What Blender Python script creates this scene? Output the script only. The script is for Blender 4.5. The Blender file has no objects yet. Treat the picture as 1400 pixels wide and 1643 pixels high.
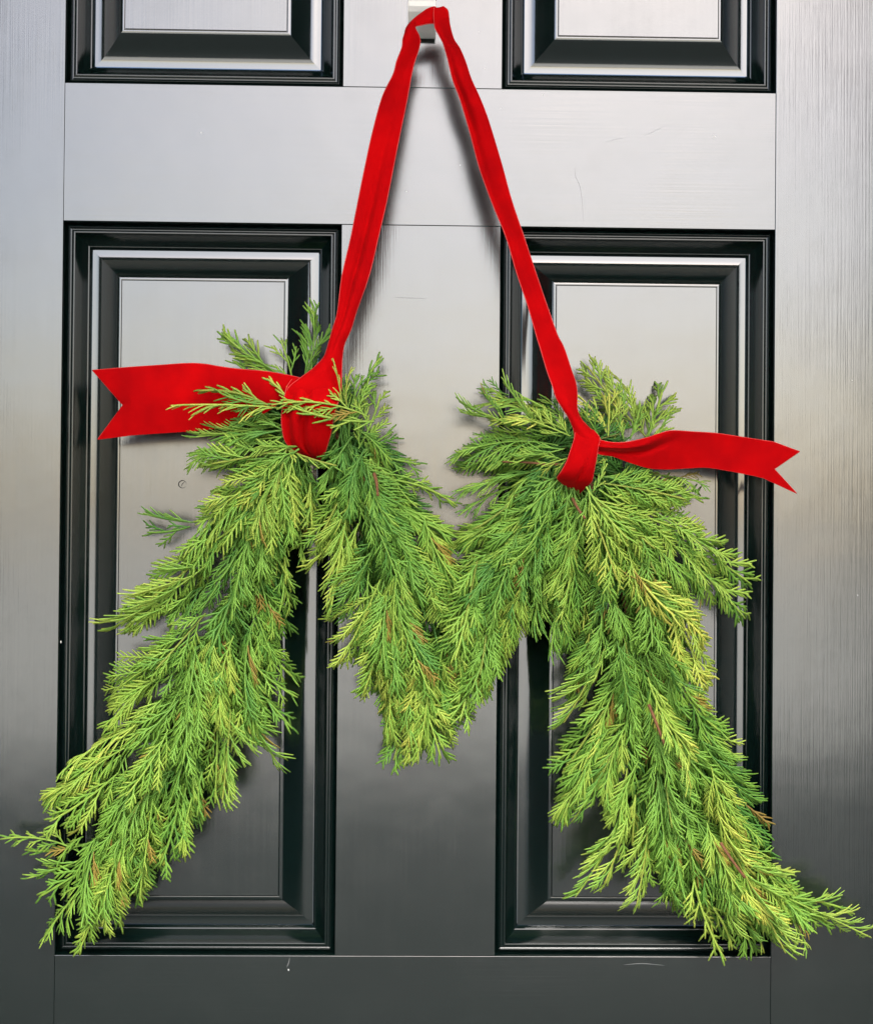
import bpy, math, random
import numpy as np
from mathutils import Vector, Matrix

random.seed(11)
rng = np.random.default_rng(7)
scene = bpy.context.scene
col = scene.collection

# ------------------------------------------------------------------ camera
FPX, IW, IH = 2000.0, 1400.0, 1643.0          # focal length and size of the photograph, in its pixels
CAM = Vector((-0.00436, -1.20698, 0.4159))
cam_data = bpy.data.cameras.new('camera')
cam = bpy.data.objects.new('camera', cam_data)
col.objects.link(cam)
cam.location = CAM
cam.rotation_euler = (math.pi / 2 + 0.01035, -0.00871, -0.01809)
cam_data.sensor_fit = 'VERTICAL'
cam_data.sensor_height = 36.0
cam_data.lens = FPX / IH * 36.0
cam_data.clip_start = 0.01
cam_data.clip_end = 3000
scene.camera = cam

# ------------------------------------------------------------------ sky, sun, exposure
SUN_EL, SUN_AZ = math.radians(44.5), math.radians(10)    # azimuth measured from straight in front of the door, to the right
world = bpy.data.worlds.new('World')
scene.world = world
world.use_nodes = True
wn = world.node_tree.nodes
sky = wn.new('ShaderNodeTexSky')
sky.sky_type = 'NISHITA'
sky.sun_disc = False
sky.sun_elevation = SUN_EL
sky.sun_rotation = math.pi - SUN_AZ
sky.air_density = 1.0
sky.dust_density = 3.0
sky.ozone_density = 1.0
bg = wn['Background']
bg.inputs['Strength'].default_value = 0.10
world.node_tree.links.new(sky.outputs[0], bg.inputs['Color'])

sun_data = bpy.data.lights.new('sun', 'SUN')
sun_data.energy = 1.0
sun_data.angle = math.radians(20)
sun_data.color = (1.0, 0.985, 0.96)
sun = bpy.data.objects.new('sun', sun_data)
col.objects.link(sun)
sdir = Vector((math.sin(SUN_AZ) * math.cos(SUN_EL), -math.cos(SUN_AZ) * math.cos(SUN_EL), math.sin(SUN_EL)))
sun.rotation_euler = sdir.to_track_quat('Z', 'Y').to_euler()
sun.location = sdir * 20

vs = scene.view_settings
vs.view_transform = 'Standard'
vs.look = 'None'
vs.gamma = 1.0
vs.use_curve_mapping = False
vs.exposure = 1.95

# ------------------------------------------------------------------ helpers
CR = cam.rotation_euler.to_matrix()
MM = 0.001


def P(px, py, d):
    """world point on the plane d millimetres in front of the door face that the photograph shows at (px, py)"""
    v = CR @ Vector(((px - IW / 2) / FPX, (IH / 2 - py) / FPX, -1.0))
    t = (-d * MM - CAM.y) / v.y
    return CAM + v * t


def mesh_obj(name, verts, faces, mat, parent=None, smooth=True):
    me = bpy.data.meshes.new(name)
    me.from_pydata([tuple(v) for v in verts], [], faces)
    me.update()
    if smooth:
        me.polygons.foreach_set('use_smooth', [True] * len(me.polygons))
    me.materials.append(mat)
    o = bpy.data.objects.new(name, me)
    col.objects.link(o)
    if parent is not None:
        o.parent = parent
    return o


def empty(name, label, cat, loc=(0, 0, 0)):
    o = bpy.data.objects.new(name, None)
    o.location = loc
    o['label'] = label
    o['category'] = cat
    col.objects.link(o)
    return o


def new_mat(name):
    m = bpy.data.materials.new(name)
    m.use_nodes = True
    return m, m.node_tree.nodes, m.node_tree.links, m.node_tree.nodes['Principled BSDF']


def catmull(pts, n):
    """resample a list of equal-length tuples with a Catmull-Rom spline, n samples per span"""
    a = np.array(pts, float)
    a = np.vstack([2 * a[0] - a[1], a, 2 * a[-1] - a[-2]])
    out = []
    for i in range(1, len(a) - 2):
        p0, p1, p2, p3 = a[i - 1:i + 3]
        for k in range(n):
            t = k / n
            out.append(0.5 * (2 * p1 + (p2 - p0) * t + (2 * p0 - 5 * p1 + 4 * p2 - p3) * t * t + (3 * p1 - p0 - 3 * p2 + p3) * t ** 3))
    out.append(a[-2])
    return np.array(out)


# ------------------------------------------------------------------ materials
def door_paint(name, vertical, streak=1.0, rough=(0.14, 0.23), wave=0.25, ior=1.9, spec=0.88):
    m, n, l, b = new_mat(name)
    tc = n.new('ShaderNodeTexCoord')
    mp = n.new('ShaderNodeMapping')
    mp.inputs['Scale'].default_value = (620, 60, 5) if vertical else (5, 60, 620)
    l.new(tc.outputs['Object'], mp.inputs['Vector'])
    fine = n.new('ShaderNodeTexNoise')
    fine.inputs['Scale'].default_value = 1.0
    fine.inputs['Detail'].default_value = 4.0
    fine.inputs['Roughness'].default_value = 0.65
    l.new(mp.outputs[0], fine.inputs['Vector'])
    wide = n.new('ShaderNodeTexNoise')
    wide.inputs['Scale'].default_value = 6.0
    wide.inputs['Detail'].default_value = 3.0
    l.new(tc.outputs['Object'], wide.inputs['Vector'])
    # brush strokes show where the brush dragged
    st = n.new('ShaderNodeMath'); st.operation = 'MULTIPLY'
    l.new(fine.outputs['Fac'], st.inputs[0])
    mr = n.new('ShaderNodeMapRange')
    mr.inputs['From Min'].default_value = 0.35; mr.inputs['From Max'].default_value = 0.7
    mr.inputs['To Min'].default_value = 0.25; mr.inputs['To Max'].default_value = 1.0
    l.new(wide.outputs['Fac'], mr.inputs['Value'])
    l.new(mr.outputs[0], st.inputs[1])
    b1 = n.new('ShaderNodeBump')
    b1.inputs['Strength'].default_value = 0.28 * streak
    b1.inputs['Distance'].default_value = 0.0006
    l.new(st.outputs[0], b1.inputs['Height'])
    b2 = n.new('ShaderNodeBump')
    b2.inputs['Strength'].default_value = wave
    b2.inputs['Distance'].default_value = 0.004
    l.new(wide.outputs['Fac'], b2.inputs['Height'])
    l.new(b1.outputs[0], b2.inputs['Normal'])
    l.new(b2.outputs[0], b.inputs['Normal'])
    rr = n.new('ShaderNodeMapRange')
    rr.inputs['To Min'].default_value = rough[0]; rr.inputs['To Max'].default_value = rough[1]
    l.new(fine.outputs['Fac'], rr.inputs['Value'])
    smear = n.new('ShaderNodeTexNoise')                                      # handling marks: slightly duller patches
    smear.inputs['Scale'].default_value = 22.0; smear.inputs['Detail'].default_value = 6.0; smear.inputs['Roughness'].default_value = 0.7
    l.new(tc.outputs['Object'], smear.inputs['Vector'])
    sm = n.new('ShaderNodeMapRange')
    sm.inputs['From Min'].default_value = 0.5; sm.inputs['From Max'].default_value = 0.8
    sm.inputs['To Min'].default_value = 0.0; sm.inputs['To Max'].default_value = 0.05
    l.new(smear.outputs['Fac'], sm.inputs['Value'])
    ra = n.new('ShaderNodeMath'); ra.operation = 'ADD'
    l.new(rr.outputs[0], ra.inputs[0]); l.new(sm.outputs[0], ra.inputs[1])
    l.new(ra.outputs[0], b.inputs['Roughness'])
    cr = n.new('ShaderNodeValToRGB')
    cr.color_ramp.elements[0].color = (0.0012, 0.0056, 0.0048, 1)
    cr.color_ramp.elements[1].color = (0.0020, 0.0080, 0.0068, 1)
    l.new(wide.outputs['Fac'], cr.inputs['Fac'])
    l.new(cr.outputs[0], b.inputs['Base Color'])
    b.inputs['IOR'].default_value = ior
    b.inputs['Specular IOR Level'].default_value = spec
    return m


M_STILE = door_paint('door_paint_vertical_brushed', True)
M_STILE_R = door_paint('door_paint_coarse_brushed', True, 1.3)
M_RAIL = door_paint('door_paint_horizontal_brushed', False)
M_STICK = door_paint('door_paint_dulled_on_moulding', True, 0.3, (0.16, 0.22), 0.08, 1.6, 0.6)  # same paint, reflectance cut to darken the mouldings and their bounced reflections
M_MOULD = door_paint('door_paint_moulding', True, 0.3, (0.10, 0.16), 0.08)


def ribbon_mat():
    m, n, l, b = new_mat('red_velvet')
    tc = n.new('ShaderNodeTexCoord')
    nz = n.new('ShaderNodeTexNoise'); nz.inputs['Scale'].default_value = 26; nz.inputs['Detail'].default_value = 5
    l.new(tc.outputs['Object'], nz.inputs['Vector'])
    cr = n.new('ShaderNodeValToRGB')  # mottled red: pile variation, with soft crease shading put into the colour
    cr.color_ramp.elements[0].position = 0.3; cr.color_ramp.elements[0].color = (0.40, 0.0012, 0.003, 1)
    cr.color_ramp.elements[1].position = 0.7; cr.color_ramp.elements[1].color = (0.60, 0.0016, 0.003, 1)
    l.new(nz.outputs['Fac'], cr.inputs['Fac'])
    l.new(cr.outputs[0], b.inputs['Base Color'])
    pile = n.new('ShaderNodeTexNoise'); pile.inputs['Scale'].default_value = 2600; pile.inputs['Detail'].default_value = 1
    l.new(tc.outputs['Object'], pile.inputs['Vector'])
    bp = n.new('ShaderNodeBump'); bp.inputs['Strength'].default_value = 0.25; bp.inputs['Distance'].default_value = 0.0004
    l.new(pile.outputs['Fac'], bp.inputs['Height'])
    l.new(bp.outputs[0], b.inputs['Normal'])
    b.inputs['Roughness'].default_value = 0.95
    b.inputs['Specular IOR Level'].default_value = 0.05
    b.inputs['Sheen Weight'].default_value = 0.6
    b.inputs['Sheen Roughness'].default_value = 0.35
    b.inputs['Sheen Tint'].default_value = (1.0, 0.05, 0.045, 1)
    return m


M_RIB = ribbon_mat()
M_EDGE = None


def simple(name, color, rough, noise=0.15, scale=40, metallic=0.0):
    m, n, l, b = new_mat(name)
    tc = n.new('ShaderNodeTexCoord')
    nz = n.new('ShaderNodeTexNoise'); nz.inputs['Scale'].default_value = scale; nz.inputs['Detail'].default_value = 4
    l.new(tc.outputs['Object'], nz.inputs['Vector'])
    cr = n.new('ShaderNodeValToRGB')
    cr.color_ramp.elements[0].color = tuple(c * (1 - noise) for c in color) + (1,)
    cr.color_ramp.elements[1].color = tuple(min(1, c * (1 + noise)) for c in color) + (1,)
    l.new(nz.outputs['Fac'], cr.inputs['Fac'])
    l.new(cr.outputs[0], b.inputs['Base Color'])
    b.inputs['Roughness'].default_value = rough
    b.inputs['Metallic'].default_value = metallic
    return m


M_EDGE = simple('satin_selvage', (0.72, 0.055, 0.05), 0.45, 0.1, 400)
M_HOOK = simple('white_gloss_enamel', (0.90, 0.89, 0.85), 0.18, 0.02, 40)
M_HOOK.node_tree.nodes['Principled BSDF'].inputs['IOR'].default_value = 1.8
M_STEM = simple('cedar_bark', (0.20, 0.085, 0.035), 0.8, 0.4, 300)
M_FLECK = simple('pale_fleck', (0.75, 0.75, 0.72), 0.6, 0.05)
M_SCRATCH = simple('scuffed_paint', (0.16, 0.165, 0.165), 0.35, 0.3, 200)
M_SCRATCH.node_tree.nodes['Principled BSDF'].inputs['IOR'].default_value = 1.75
M_MARK = simple('dark_scuff', (0.008, 0.008, 0.009), 0.7, 0.1)
M_REVEAL = simple('dark_unseen_reveal', (0.007, 0.015, 0.013), 0.7, 0.2, 20)
M_GROUND = simple('pale_paving', (0.74, 0.71, 0.60), 0.9, 0.2, 0.6)
M_FLOOR = simple('dark_unseen_floor', (0.009, 0.016, 0.014), 0.8, 0.2, 6)


def leaf_mat():
    m, n, l, b = new_mat('cedar_scale_leaves')
    att = n.new('ShaderNodeAttribute'); att.attribute_name = 'leaf'          # r: towards the tip, g: withered, b: random
    sp = n.new('ShaderNodeSeparateColor')
    l.new(att.outputs['Color'], sp.inputs[0])
    oi = n.new('ShaderNodeObjectInfo')
    so = n.new('ShaderNodeSeparateColor')
    l.new(oi.outputs['Color'], so.inputs[0])                                  # r: yellowness of this frond, g: depth of green
    # hue position = frond tint + twig random + tip
    a1 = n.new('ShaderNodeMath'); a1.operation = 'MULTIPLY_ADD'
    l.new(sp.outputs['Blue'], a1.inputs[0]); a1.inputs[1].default_value = 0.38
    l.new(so.outputs['Red'], a1.inputs[2])
    a2 = n.new('ShaderNodeMath'); a2.operation = 'MULTIPLY_ADD'
    l.new(sp.outputs['Red'], a2.inputs[0]); a2.inputs[1].default_value = 0.20
    l.new(a1.outputs[0], a2.inputs[2])
    cr = n.new('ShaderNodeValToRGB')
    e = cr.color_ramp.elements
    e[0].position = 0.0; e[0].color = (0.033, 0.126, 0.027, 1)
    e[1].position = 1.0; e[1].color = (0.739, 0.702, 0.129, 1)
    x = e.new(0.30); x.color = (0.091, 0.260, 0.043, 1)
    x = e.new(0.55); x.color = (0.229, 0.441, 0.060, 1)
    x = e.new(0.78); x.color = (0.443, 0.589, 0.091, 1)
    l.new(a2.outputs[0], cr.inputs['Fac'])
    mx = n.new('ShaderNodeMix'); mx.data_type = 'RGBA'
    l.new(sp.outputs['Green'], mx.inputs['Factor'])
    l.new(cr.outputs[0], mx.inputs['A'])
    mx.inputs['B'].default_value = (0.34, 0.12, 0.035, 1)
    l.new(mx.outputs['Result'], b.inputs['Base Color'])
    tc = n.new('ShaderNodeTexCoord')
    vo = n.new('ShaderNodeTexVoronoi'); vo.inputs['Scale'].default_value = 900
    l.new(tc.outputs['Object'], vo.inputs['Vector'])
    bp = n.new('ShaderNodeBump'); bp.inputs['Strength'].default_value = 0.35; bp.inputs['Distance'].default_value = 0.0004
    l.new(vo.outputs['Distance'], bp.inputs['Height'])
    l.new(bp.outputs[0], b.inputs['Normal'])
    b.inputs['Roughness'].default_value = 0.55
    b.inputs['Specular IOR Level'].default_value = 0.35
    tr = n.new('ShaderNodeBsdfTranslucent')
    l.new(mx.outputs['Result'], tr.inputs['Color'])
    ms = n.new('ShaderNodeMixShader'); ms.inputs[0].default_value = 0.05
    l.new(b.outputs[0], ms.inputs[1]); l.new(tr.outputs[0], ms.inputs[2])
    l.new(ms.outputs[0], n['Material Output'].inputs['Surface'])
    return m


M_LEAF = leaf_mat()

# ------------------------------------------------------------------ ground in front of the door
g = mesh_obj('ground', [(-900, -900, -0.27), (900, -900, -0.27), (900, 900, -0.27), (-900, 900, -0.27)], [(0, 1, 2, 3)], M_GROUND, smooth=False)
g['kind'] = 'structure'

# unseen doorway recess, inferred from the reflections, added and shaped to darken them
def slab(name, a, b):
    x0, y0, z0 = a; x1, y1, z1 = b
    v = [(x0, y0, z0), (x1, y0, z0), (x1, y1, z0), (x0, y1, z0), (x0, y0, z1), (x1, y0, z1), (x1, y1, z1), (x0, y1, z1)]
    f = [(3, 2, 1, 0), (4, 5, 6, 7), (0, 1, 5, 4), (1, 2, 6, 5), (2, 3, 7, 6), (3, 0, 4, 7)]
    o = mesh_obj(name, v, f, M_REVEAL, smooth=False)
    o['kind'] = 'structure'
    return o


fl = mesh_obj('unseen_porch_floor', [(-2.6, -2.45, -0.266), (2.6, -2.45, -0.266), (2.6, 0.12, -0.266), (-2.6, 0.12, -0.266)], [(0, 1, 2, 3)], M_FLOOR, smooth=False)
fl['kind'] = 'structure'
slab('unseen_wall_left', (-1.08, -1.0, -0.266), (-0.88, 0.12, 2.0))
slab('unseen_wall_right', (0.88, -1.0, -0.266), (1.08, 0.12, 2.0))
slab('unseen_ceiling', (-1.08, -1.9, 2.0), (1.08, 0.12, 2.15))

# ------------------------------------------------------------------ the door
XL, XML, XMR, XR = -0.345, -0.07686, 0.07729, 0.345
ZB, ZT, ZU, ZTOP = 0.0, 0.70637, 0.84059, 1.50
DOOR_L, DOOR_R, DOOR_BOT, DOOR_TOP = -0.462, 0.462, -0.255, 1.64
THICK = 0.036
door = empty('door', 'black painted wooden door with raised panels behind the cedar swag', 'door', (0, 0, DOOR_BOT))


def dpart(name, verts, faces, mat, parent=None, smooth=False):
    par = parent or door
    off = Vector((0, 0, DOOR_BOT)) if par is door else Vector((0, 0, 0))
    return mesh_obj(name, [Vector(v) - off for v in verts], faces, mat, par, smooth)


def board(name, x0, x1, z0, z1, mat, ease=0.00035):
    """a flat door member with softly eased front edges"""
    y0, y1 = 0.0, THICK
    e = ease
    v = [(x0, y1, z0), (x1, y1, z0), (x1, y1, z1), (x0, y1, z1),
         (x0, y0 + e, z0), (x1, y0 + e, z0), (x1, y0 + e, z1), (x0, y0 + e, z1),
         (x0 + e * .3, y0 + e * .3, z0 + e * .3), (x1 - e * .3, y0 + e * .3, z0 + e * .3), (x1 - e * .3, y0 + e * .3, z1 - e * .3), (x0 + e * .3, y0 + e * .3, z1 - e * .3),
         (x0 + e, y0, z0 + e), (x1 - e, y0, z0 + e), (x1 - e, y0, z1 - e), (x0 + e, y0, z1 - e)]
    f = [(3, 2, 1, 0), (12, 13, 14, 15)]
    for a, c in ((0, 4), (4, 8), (8, 12)):
        for k in range(4):
            k2 = (k + 1) % 4
            f.append((a + k, a + k2, c + k2, c + k))
    return dpart(name, v, f, mat)


G = 0.00022
stile_l = board('stile', DOOR_L, XL - G, DOOR_BOT, DOOR_TOP, M_STILE)
stile_r = board('stile', XR + G, DOOR_R, DOOR_BOT, DOOR_TOP, M_STILE_R)
rail_b = board('rail', XL, XR, DOOR_BOT, ZB - G, M_RAIL)
rail_m = board('rail', XL, XR, ZT + G, ZU - G, M_RAIL)
rail_t = board('rail', XL, XR, ZTOP + G, DOOR_TOP, M_RAIL)
mull_b = board('mullion', XML, XMR, ZB, ZT, M_STILE)
mull_t = board('mullion', XML, XMR, ZU, ZTOP, M_STILE)

PX = 0.6 * MM


STICK = [
    [(-2, -0.5), (0.0, -0.8), (0.6, -4.0), (1.2, -9.5)],                      # quirk falling from the frame face
    [(1.2, -9.5), (6.6, -5.6)],
    [(6.6, -5.6), (7.0, -5.3), (7.4, -5.3)],
    [(7.4, -5.3), (8.0, -7.6), (14.0, -4.5)],                                # low bead rising again
    [(14.0, -4.5), (14.6, -4.36), (16.2, -4.36), (17.2, -4.6)],
    [(17.2, -4.6), (18.4, -7.0), (21.5, -10.2), (26.0, -13.4), (33.2, -17.4)],   # cove
    [(33.2, -17.4), (34.0, -17.6), (34.9, -17.7)],
    [(34.9, -17.7), (36.5, -19.4), (40.0, -23.0)],
]
BEVEL = [(39.0, -21.2), (44.0, -21.15), (49.0, -20.9), (53.0, -20.2), (57.0, -19.0), (62.0, -17.2), (68.0, -14.6), (76.0, -11.0), (85.5, -7.0)]
LEDGE = [(85.5, -7.0), (86.2, -6.75), (90.6, -6.7), (91.2, -6.8)]
GROOVE = [(91.2, -6.8), (91.8, -8.3), (92.8, -8.3), (93.4, -6.3)]


def panel(x0, x1, z0, z1, tilt, crown):
    rect = (x0, x1, z0, z1)
    mo = None
    allv, allf = [], []
    # moulding: all profile runs joined, runs not sharing vertices (crisp arrises)
    for part_i, prof in enumerate(STICK):
        px0, px1, pz0, pz1 = rect
        for k in range(4):
            base = len(allv)
            for o, d in prof:
                o2 = o * PX
                c = [(px0 + o2, pz0 + o2), (px1 - o2, pz0 + o2), (px1 - o2, pz1 - o2), (px0 + o2, pz1 - o2)]
                a, b_ = c[k], c[(k + 1) % 4]
                allv.append((a[0], -d * MM, a[1])); allv.append((b_[0], -d * MM, b_[1]))
            for i in range(len(prof) - 1):
                allf.append((base + 2 * i, base + 2 * i + 1, base + 2 * i + 3, base + 2 * i + 2))
    dpart('moulding', allv, allf, M_STICK, smooth=True)
    # raised panel: bevel + ledge + groove rings as the panel, the field on top as its sub-part
    allv, allf = [], []
    for prof in (BEVEL, LEDGE, GROOVE):
        for k in range(4):
            base = len(allv)
            for o, d in prof:
                o2 = o * PX
                c = [(x0 + o2, z0 + o2), (x1 - o2, z0 + o2), (x1 - o2, z1 - o2), (x0 + o2, z1 - o2)]
                a, b_ = c[k], c[(k + 1) % 4]
                allv.append((a[0], -d * MM, a[1])); allv.append((b_[0], -d * MM, b_[1]))
            for i in range(len(prof) - 1):
                allf.append((base + 2 * i, base + 2 * i + 1, base + 2 * i + 3, base + 2 * i + 2))
    pn = dpart('panel', allv, allf, M_MOULD, smooth=True)
    o2 = 93.0 * PX
    fx0, fx1, fz0, fz1 = x0 + o2, x1 - o2, z0 + o2, z1 - o2
    nx, nz = 14, 30
    v, f = [], []
    for j in range(nz + 1):
        for i in range(nx + 1):
            u, w = i / nx * 2 - 1, j / nz * 2 - 1
            h = crown * (1 - u * u) * (1 - w ** 4) + tilt[0] * u + tilt[1] * w
            v.append((fx0 + (fx1 - fx0) * i / nx, (6.2 - h) * MM, fz0 + (fz1 - fz0) * j / nz - DOOR_BOT))
    for j in range(nz):
        for i in range(nx):
            a = j * (nx + 1) + i
            f.append((a, a + 1, a + nx + 2, a + nx + 1))
    fo = mesh_obj('field', v, f, M_STILE, pn, True)
    return fo


field_bl = panel(XL, XML, ZB, ZT, (0.0, 0.0), 0.2)
panel(XMR, XR, ZB, ZT, (0.0, 0.0), 0.2)
panel(XL, XML, ZU, ZTOP, (0.0, 0.0), 0.2)
panel(XMR, XR, ZU, ZTOP, (0.0, 0.0), 0.2)

# ------------------------------------------------------------------ hanger over the door top
hanger = empty('wreath_hanger', 'white metal strap hook at the top holding up the red ribbon', 'hook', P(677, 48, 0))


def strap(name, x0, x1, path, mat, th=1.4):
    """sweep a flat strip of width x0..x1 along a (depth mm, z) path; thickness th mm"""
    hl = hanger.location
    p = np.array(path, float)
    d = np.gradient(p, axis=0)
    d /= np.linalg.norm(d, axis=1)[:, None]
    nrm = np.stack([-d[:, 1], d[:, 0]], 1)
    v, f = [], []
    for i in range(len(p)):
        for s, x in ((0, x0), (0, x1), (1, x1), (1, x0)):
            q = p[i] + nrm[i] * (th * s)
            v.append(Vector((x, -q[0] * MM, q[1] * MM)) - hl)
    for i in range(len(p) - 1):
        for k in range(4):
            k2 = (k + 1) % 4
            f.append((i * 4 + k, i * 4 + k2, i * 4 + 4 + k2, i * 4 + 4 + k))
    f.append((0, 1, 2, 3)); m = len(v); f.append((m - 1, m - 2, m - 3, m - 4))
    o = mesh_obj(name, v, f, mat, hanger, False)
    bv = o.modifiers.new('soft_edges', 'BEVEL'); bv.width = 0.0004; bv.segments = 2; bv.limit_method = 'ANGLE'
    return o


hz = P(680, 49, 26).z / MM
hx0, hx1 = P(655, 20, 2).x, P(698.5, 20, 2).x
up = (DOOR_TOP + 0.002) / MM
strap('back_strap', hx0, hx1, [(-30, up), (-10, up), (0.6, up), (2.0, up - 2), (2.0, up - 12), (2.0, hz + 70), (2.0, hz + 8)], M_HOOK)
strap('hook_lip', hx0, hx1, [(2.0, hz + 8), (2.4, hz + 3), (4.0, hz + 0.6), (7.0, hz + 0.4), (12, hz + 3), (22, hz + 9.5), (31, hz + 16), (34, hz + 20), (35, hz + 25)], M_HOOK)

# ------------------------------------------------------------------ red velvet ribbon
ribbon = empty('ribbon', 'red velvet ribbon looped over the hook and knotted round both bunches of cedar', 'ribbon', P(690, 30, 30))


def selvage(line, parent, r=0.42):
    """thin woven edge of the ribbon: a fine tube along a line of points (already relative to the ribbon)"""
    c = np.asarray(line)
    d = np.gradient(c, axis=0); d /= np.maximum(np.linalg.norm(d, axis=1), 1e-9)[:, None]
    v, f = [], []
    for i in range(len(c)):
        x = np.cross(d[i], (0, 1, 0.01)); x /= np.linalg.norm(x); y = np.cross(d[i], x)
        for k in range(6):
            t = k / 6 * 2 * math.pi
            v.append(c[i] + (x * math.cos(t) + y * math.sin(t)) * r * MM)
    for i in range(len(c) - 1):
        for k in range(6):
            f.append((i * 6 + k, i * 6 + (k + 1) % 6, i * 6 + 6 + (k + 1) % 6, i * 6 + 6 + k))
    f.append(tuple(range(5, -1, -1))); f.append(tuple((len(c) - 1) * 6 + k for k in range(6)))
    return mesh_obj('selvage', v, f, M_EDGE, parent)


def ribbon_strip(name, secs, nsub=6, ncol=20, bulge=None, th=0.9, notch=None):
    """secs: (ax, ay, ad, bx, by, bd[, fold]) = both edges in photograph pixels with their distance from the door in mm.
    fold raises the middle of the strip by so many mm; a solid thin strip with rounded edges is lofted through them"""
    s = [tuple(q) + (0.0,) * (7 - len(q)) for q in secs]
    a = catmull(s, nsub)
    rl = ribbon.location
    n = len(a)
    front = np.zeros((n, ncol + 1, 3))
    for i, q in enumerate(a):
        A = P(q[0], q[1], q[2]); B = P(q[3], q[4], q[5])
        for j in range(ncol + 1):
            t = j / ncol
            p = A.lerp(B, t)
            w = 4 * t * (1 - t)
            dd = q[6] * w
            if bulge:
                dd += bulge(i / (n - 1), t)
            front[i, j] = (p.x, p.y - dd * MM, p.z)
    du = np.gradient(front, axis=0); dv = np.gradient(front, axis=1)
    nr = np.cross(dv, du); nr /= np.maximum(np.linalg.norm(nr, axis=2), 1e-12)[:, :, None]
    flip = np.where(nr[:, :, 1:2] > 0, -1, 1) if True else 1
    if np.median(nr[:, :, 1]) > 0:
        nr = -nr
    # closed loop section: front row, rounded edge, back row, rounded edge
    h = th * MM / 2
    rows = []
    for j in range(ncol + 1):
        rows.append(front[:, j] + nr[:, j] * h * (0.55 if j in (0, ncol) else 1))
    e = front[:, -1] - front[:, -2]; e /= np.maximum(np.linalg.norm(e, axis=1), 1e-9)[:, None]
    rows.append(front[:, -1] + e * h * 0.9)
    for j in range(ncol, -1, -1):
        rows.append(front[:, j] - nr[:, j] * h * (0.55 if j in (0, ncol) else 1))
    e = front[:, 0] - front[:, 1]; e /= np.maximum(np.linalg.norm(e, axis=1), 1e-9)[:, None]
    rows.append(front[:, 0] + e * h * 0.9)
    R = np.stack(rows, 1) - np.array(rl)
    m = R.shape[1]
    v = R.reshape(-1, 3)
    f = []
    for i in range(n - 1):
        for j in range(m):
            j2 = (j + 1) % m
            f.append((i * m + j, i * m + j2, i * m + m + j2, i * m + m + j))
    f.append(tuple(range(m - 1, -1, -1))); f.append(tuple((n - 1) * m + k for k in range(m)))
    o = mesh_obj(name, v, f, M_RIB, ribbon, True)
    for j in (0, ncol):
        selvage(front[:, j] - np.array(rl), o)
    return o


def ribbon_tail(name, top, bot, tip_a, tip_b, notch, ncol=24, nsub=6, bulge=None, th=0.9):
    """a strip that ends in a swallowtail: top / bot edges [(x, y, d)], then the two points and the notch between them"""
    T = catmull(top, nsub); B = catmull(bot, nsub)
    n = len(T)
    rl = np.array(ribbon.location)
    ea, eb, en = np.array(tip_a, float), np.array(tip_b, float), np.array(notch, float)
    F = np.zeros((n + 8, ncol + 1, 3))
    pix = np.zeros((n + 8, ncol + 1, 3))
    for i in range(n):
        for j in range(ncol + 1):
            t = j / ncol
            q = T[i] * (1 - t) + B[i] * t
            if bulge:
                q = q + np.array([0, 0, bulge(i / (n - 1), t)])
            pix[i, j] = q
    last = pix[n - 1].copy()
    for k in range(1, 9):
        s = k / 8
        for j in range(ncol + 1):
            t = j / ncol
            end = ea * (1 - 2 * t) + en * 2 * t if t < 0.5 else en * (2 - 2 * t) + eb * (2 * t - 1)
            pix[n - 1 + k, j] = last[j] * (1 - s) + end * s
    nn = n + 8
    for i in range(nn):
        for j in range(ncol + 1):
            F[i, j] = P(*pix[i, j])
    du = np.gradient(F, axis=0); dv = np.gradient(F, axis=1)
    nr = np.cross(dv, du); nr /= np.maximum(np.linalg.norm(nr, axis=2), 1e-12)[:, :, None]
    if np.median(nr[:, :, 1]) > 0:
        nr = -nr
    h = th * MM / 2
    top_s, bot_s = F + nr * h, F - nr * h
    v = np.concatenate([top_s.reshape(-1, 3), bot_s.reshape(-1, 3)]) - rl
    c = ncol + 1
    N = nn * c
    f = []
    for i in range(nn - 1):
        for j in range(ncol):
            a = i * c + j
            f.append((a, a + 1, a + c + 1, a + c))
            f.append((N + a, N + a + c, N + a + c + 1, N + a + 1))
    for i in range(nn - 1):
        for j in (0, ncol):
            a = i * c + j
            f.append((a, a + c, N + a + c, N + a))
    for j in range(ncol):
        for i in (0, nn - 1):
            a = i * c + j
            f.append((a, a + 1, N + a + 1, N + a))
    o = mesh_obj(name, v, f, M_RIB, ribbon, True)
    bv = o.modifiers.new('soft_edges', 'BEVEL'); bv.width = 0.00035; bv.segments = 2; bv.limit_method = 'ANGLE'; bv.angle_limit = math.radians(50)
    for ln in (F[:, 0], F[:, -1], F[-1, :]):
        selvage(ln - rl, o)
    return o


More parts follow.
